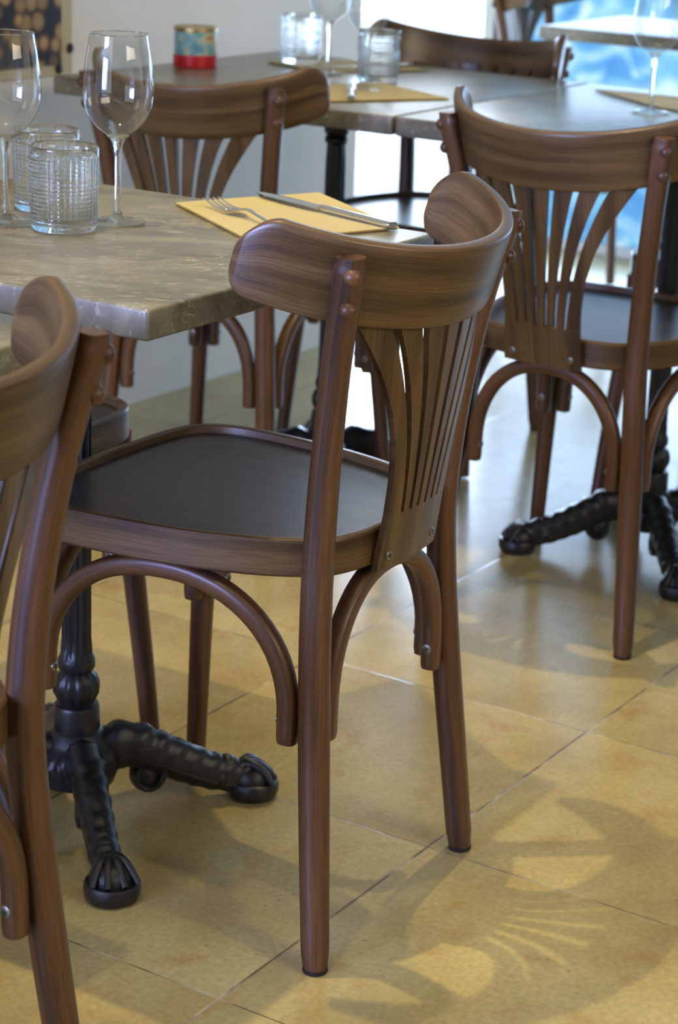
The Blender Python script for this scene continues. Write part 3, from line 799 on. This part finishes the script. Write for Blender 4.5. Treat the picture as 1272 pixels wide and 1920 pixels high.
def cutlery_frame(o, a, b, z, lift=0.0):
    length = 0.20 if 'fork' in o.name else 0.222
    a, b = Vector(a), Vector(b); d = b-a
    o.location = (a.x, a.y, z); o.rotation_euler = (0, lift, math.atan2(d.y, d.x)); k = d.length/length; o.scale = (k, k, 1)
def plate_strip(bm, prof, th, zf, m_=6):
    """flat tapering bar along x: prof = [(x, halfwidth)], zf(x,k)->z centre offset"""
    rings = []
    for x, hw in prof:
        rings.append([Vector((x, a*hw, zf(x)+b*th)) for a, b in circ(1, 16, 0.7)])
    V = [[bm.verts.new(p) for p in r] for r in rings]; n = 16
    for i in range(len(V)-1):
        for j in range(n):
            k = (j+1) % n; bm.faces.new((V[i][j], V[i][k], V[i+1][k], V[i+1][j]))
    bm.faces.new(V[0]); bm.faces.new(V[-1])
def make_fork(label, a, b, z):
    f = thing('table_fork', label, 'fork', (0, 0, 0))
    L = 0.20
    zf = lambda x: 0.004+0.007*math.exp(-((x-0.085)/0.022)**2)+0.006*math.exp(-((x)/0.02)**2)
    bm = bmesh.new()
    plate_strip(bm, [(0.047, .0095), (0.052, .0120), (0.060, .0118), (0.068, .0085), (0.075, .0050), (0.085, .0032), (0.10, .0026), (0.13, .0030), (0.16, .0042), (0.185, .0056), (0.197, .0050), (0.20, .0025)], 0.0012, zf)
    link('handle', bm, M_STEEL, f)
    for k in range(4):
        y = (k-1.5)*0.0063; bm = bmesh.new()
        rings = []
        P = [Vector((x, y*(1 if x > 0.01 else 1), zf(x))) for x in [0.0, 0.006, 0.015, 0.025, 0.035, 0.044, 0.053]]
        sweep(bm, P, lambda t: circ(0.0009+0.0007*t, 8, 1, 1.15, 0.9), Vector((0, 0, 1)))
        link('tine', bm, M_STEEL, f)
    cutlery_frame(f, a, b, z); return f
def make_knife(label, a, b, z):
    k_ = thing('table_knife', label, 'knife', (0, 0, 0))
    bm = bmesh.new()
    plate_strip(bm, [(0.0, .0015), (0.006, .0050), (0.02, .0080), (0.05, .0092), (0.09, .0088), (0.105, .0075), (0.112, .0045)], 0.0007, lambda x: 0.0045)
    link('blade', bm, M_STEEL, k_)
    bm = bmesh.new()
    plate_strip(bm, [(0.108, .0038), (0.114, .0055), (0.13, .0062), (0.17, .0070), (0.205, .0080), (0.218, .0078), (0.222, .0060)], 0.0036, lambda x: 0.0046)
    link('handle', bm, M_STEEL, k_)
    cutlery_frame(k_, a, b, z); return k_
ZN = .7535
FK = make_fork('steel fork lying on the yellow napkin on the nearest table, tines to the left', (2.192, 1.402), (2.081, 1.203), ZN)
KN = make_knife('steel table knife lying on the yellow napkin on the nearest table', (2.297, 1.398), (2.205, 1.152), ZN)
def relay(root, a, b, z, label):
    r = dup(root, (0, 0, 0), 0, label); cutlery_frame(r, a, b, z); return r
relay(KN, (3.455, 1.905), (3.265, 1.80), ZN, 'blurred steel knife on the far yellow napkin below the tumbler')
relay(FK, (3.44, 1.955), (3.27, 1.86), ZN, 'blurred steel fork on the far yellow napkin behind the knife')
relay(KN, (3.80, 1.345), (3.62, 1.275), ZN, 'dark blurred knife on the cream napkin of the right table')
relay(KN, (3.66, 2.09), (3.83, 1.985), ZN, 'blurred cutlery beyond the tumblers on the far napkin near the wall')

# ------------------------------------------------------------------ tin
tin = thing('red_tin', 'round tin with red base band and pale blue label on the table by the wall', 'tin', (3.53, 2.30, .7502))
M_RED = metal('red_tin_paint', srgb(190, 30, 36), 0.35, 0.1); M_GOLD = metal('gold_lid', (0.55, 0.42, 0.22), 0.35)
m, nt, bs = mat('tin_label_print'); tc = N(nt, 'ShaderNodeTexCoord')
n1 = N(nt, 'ShaderNodeTexNoise'); n1.inputs['Scale'].default_value = 34; n1.inputs['Detail'].default_value = 2; nt.links.new(tc.outputs['Object'], n1.inputs[0])
lb = ramp(nt, [(0.36, srgb(96, 150, 168)), (0.50, srgb(140, 186, 190)), (0.58, srgb(206, 200, 150)), (0.68, srgb(190, 120, 96))], n1.outputs[0]); nt.links.new(lb.outputs[0], bs.inputs['Base Color']); bs.inputs['Roughness'].default_value = 0.35
bm = bmesh.new(); lathe(bm, [(0.040, 0.0), (0.043, 0.001), (0.0435, 0.003), (0.0435, 0.024), (0.042, 0.025)], 48, cap0=True, cap1=True); link('base_band', bm, M_RED, tin)
bm = bmesh.new(); lathe(bm, [(0.0415, 0.024), (0.042, 0.025), (0.042, 0.070), (0.041, 0.071)], 48, cap0=True, cap1=True); link('label_side', bm, m, tin)
bm = bmesh.new(); lathe(bm, [(0.042, 0.069), (0.0437, 0.070), (0.0437, 0.077), (0.042, 0.078), (0.040, 0.0765), (0.001, 0.0765)], 48, cap1=True); link('lid', bm, M_GOLD, tin)

# ------------------------------------------------------------------ ceiling lamp fittings
WHERE = ['above the nearest table', 'above the chair in front of the cream napkin', 'above the nearest chair', 'above the table with the red tin', 'above the open floor beside the viewer']
for (loc, pw, tg), where in zip(SPOTS, WHERE):
    q = bpy.data.objects.new('ceiling_spotlight', None)
    bm = bmesh.new(); lathe(bm, [(0.040, 0.10), (0.042, 0.15)], 24, cap1=True, org=Vector((0, 0, 0)))
    lathe(bm, [(0.040, 0.10), (0.045, 0.03), (0.047, 0.0)], 24)
    o = link('ceiling_spotlight', bm, M_PAD); o.location = (loc[0], loc[1], loc[2]+0.0)
    tag(o, 'round black ceiling spotlight '+where, 'lamp', 'ceiling spotlights')
    bpy.data.objects.remove(q)
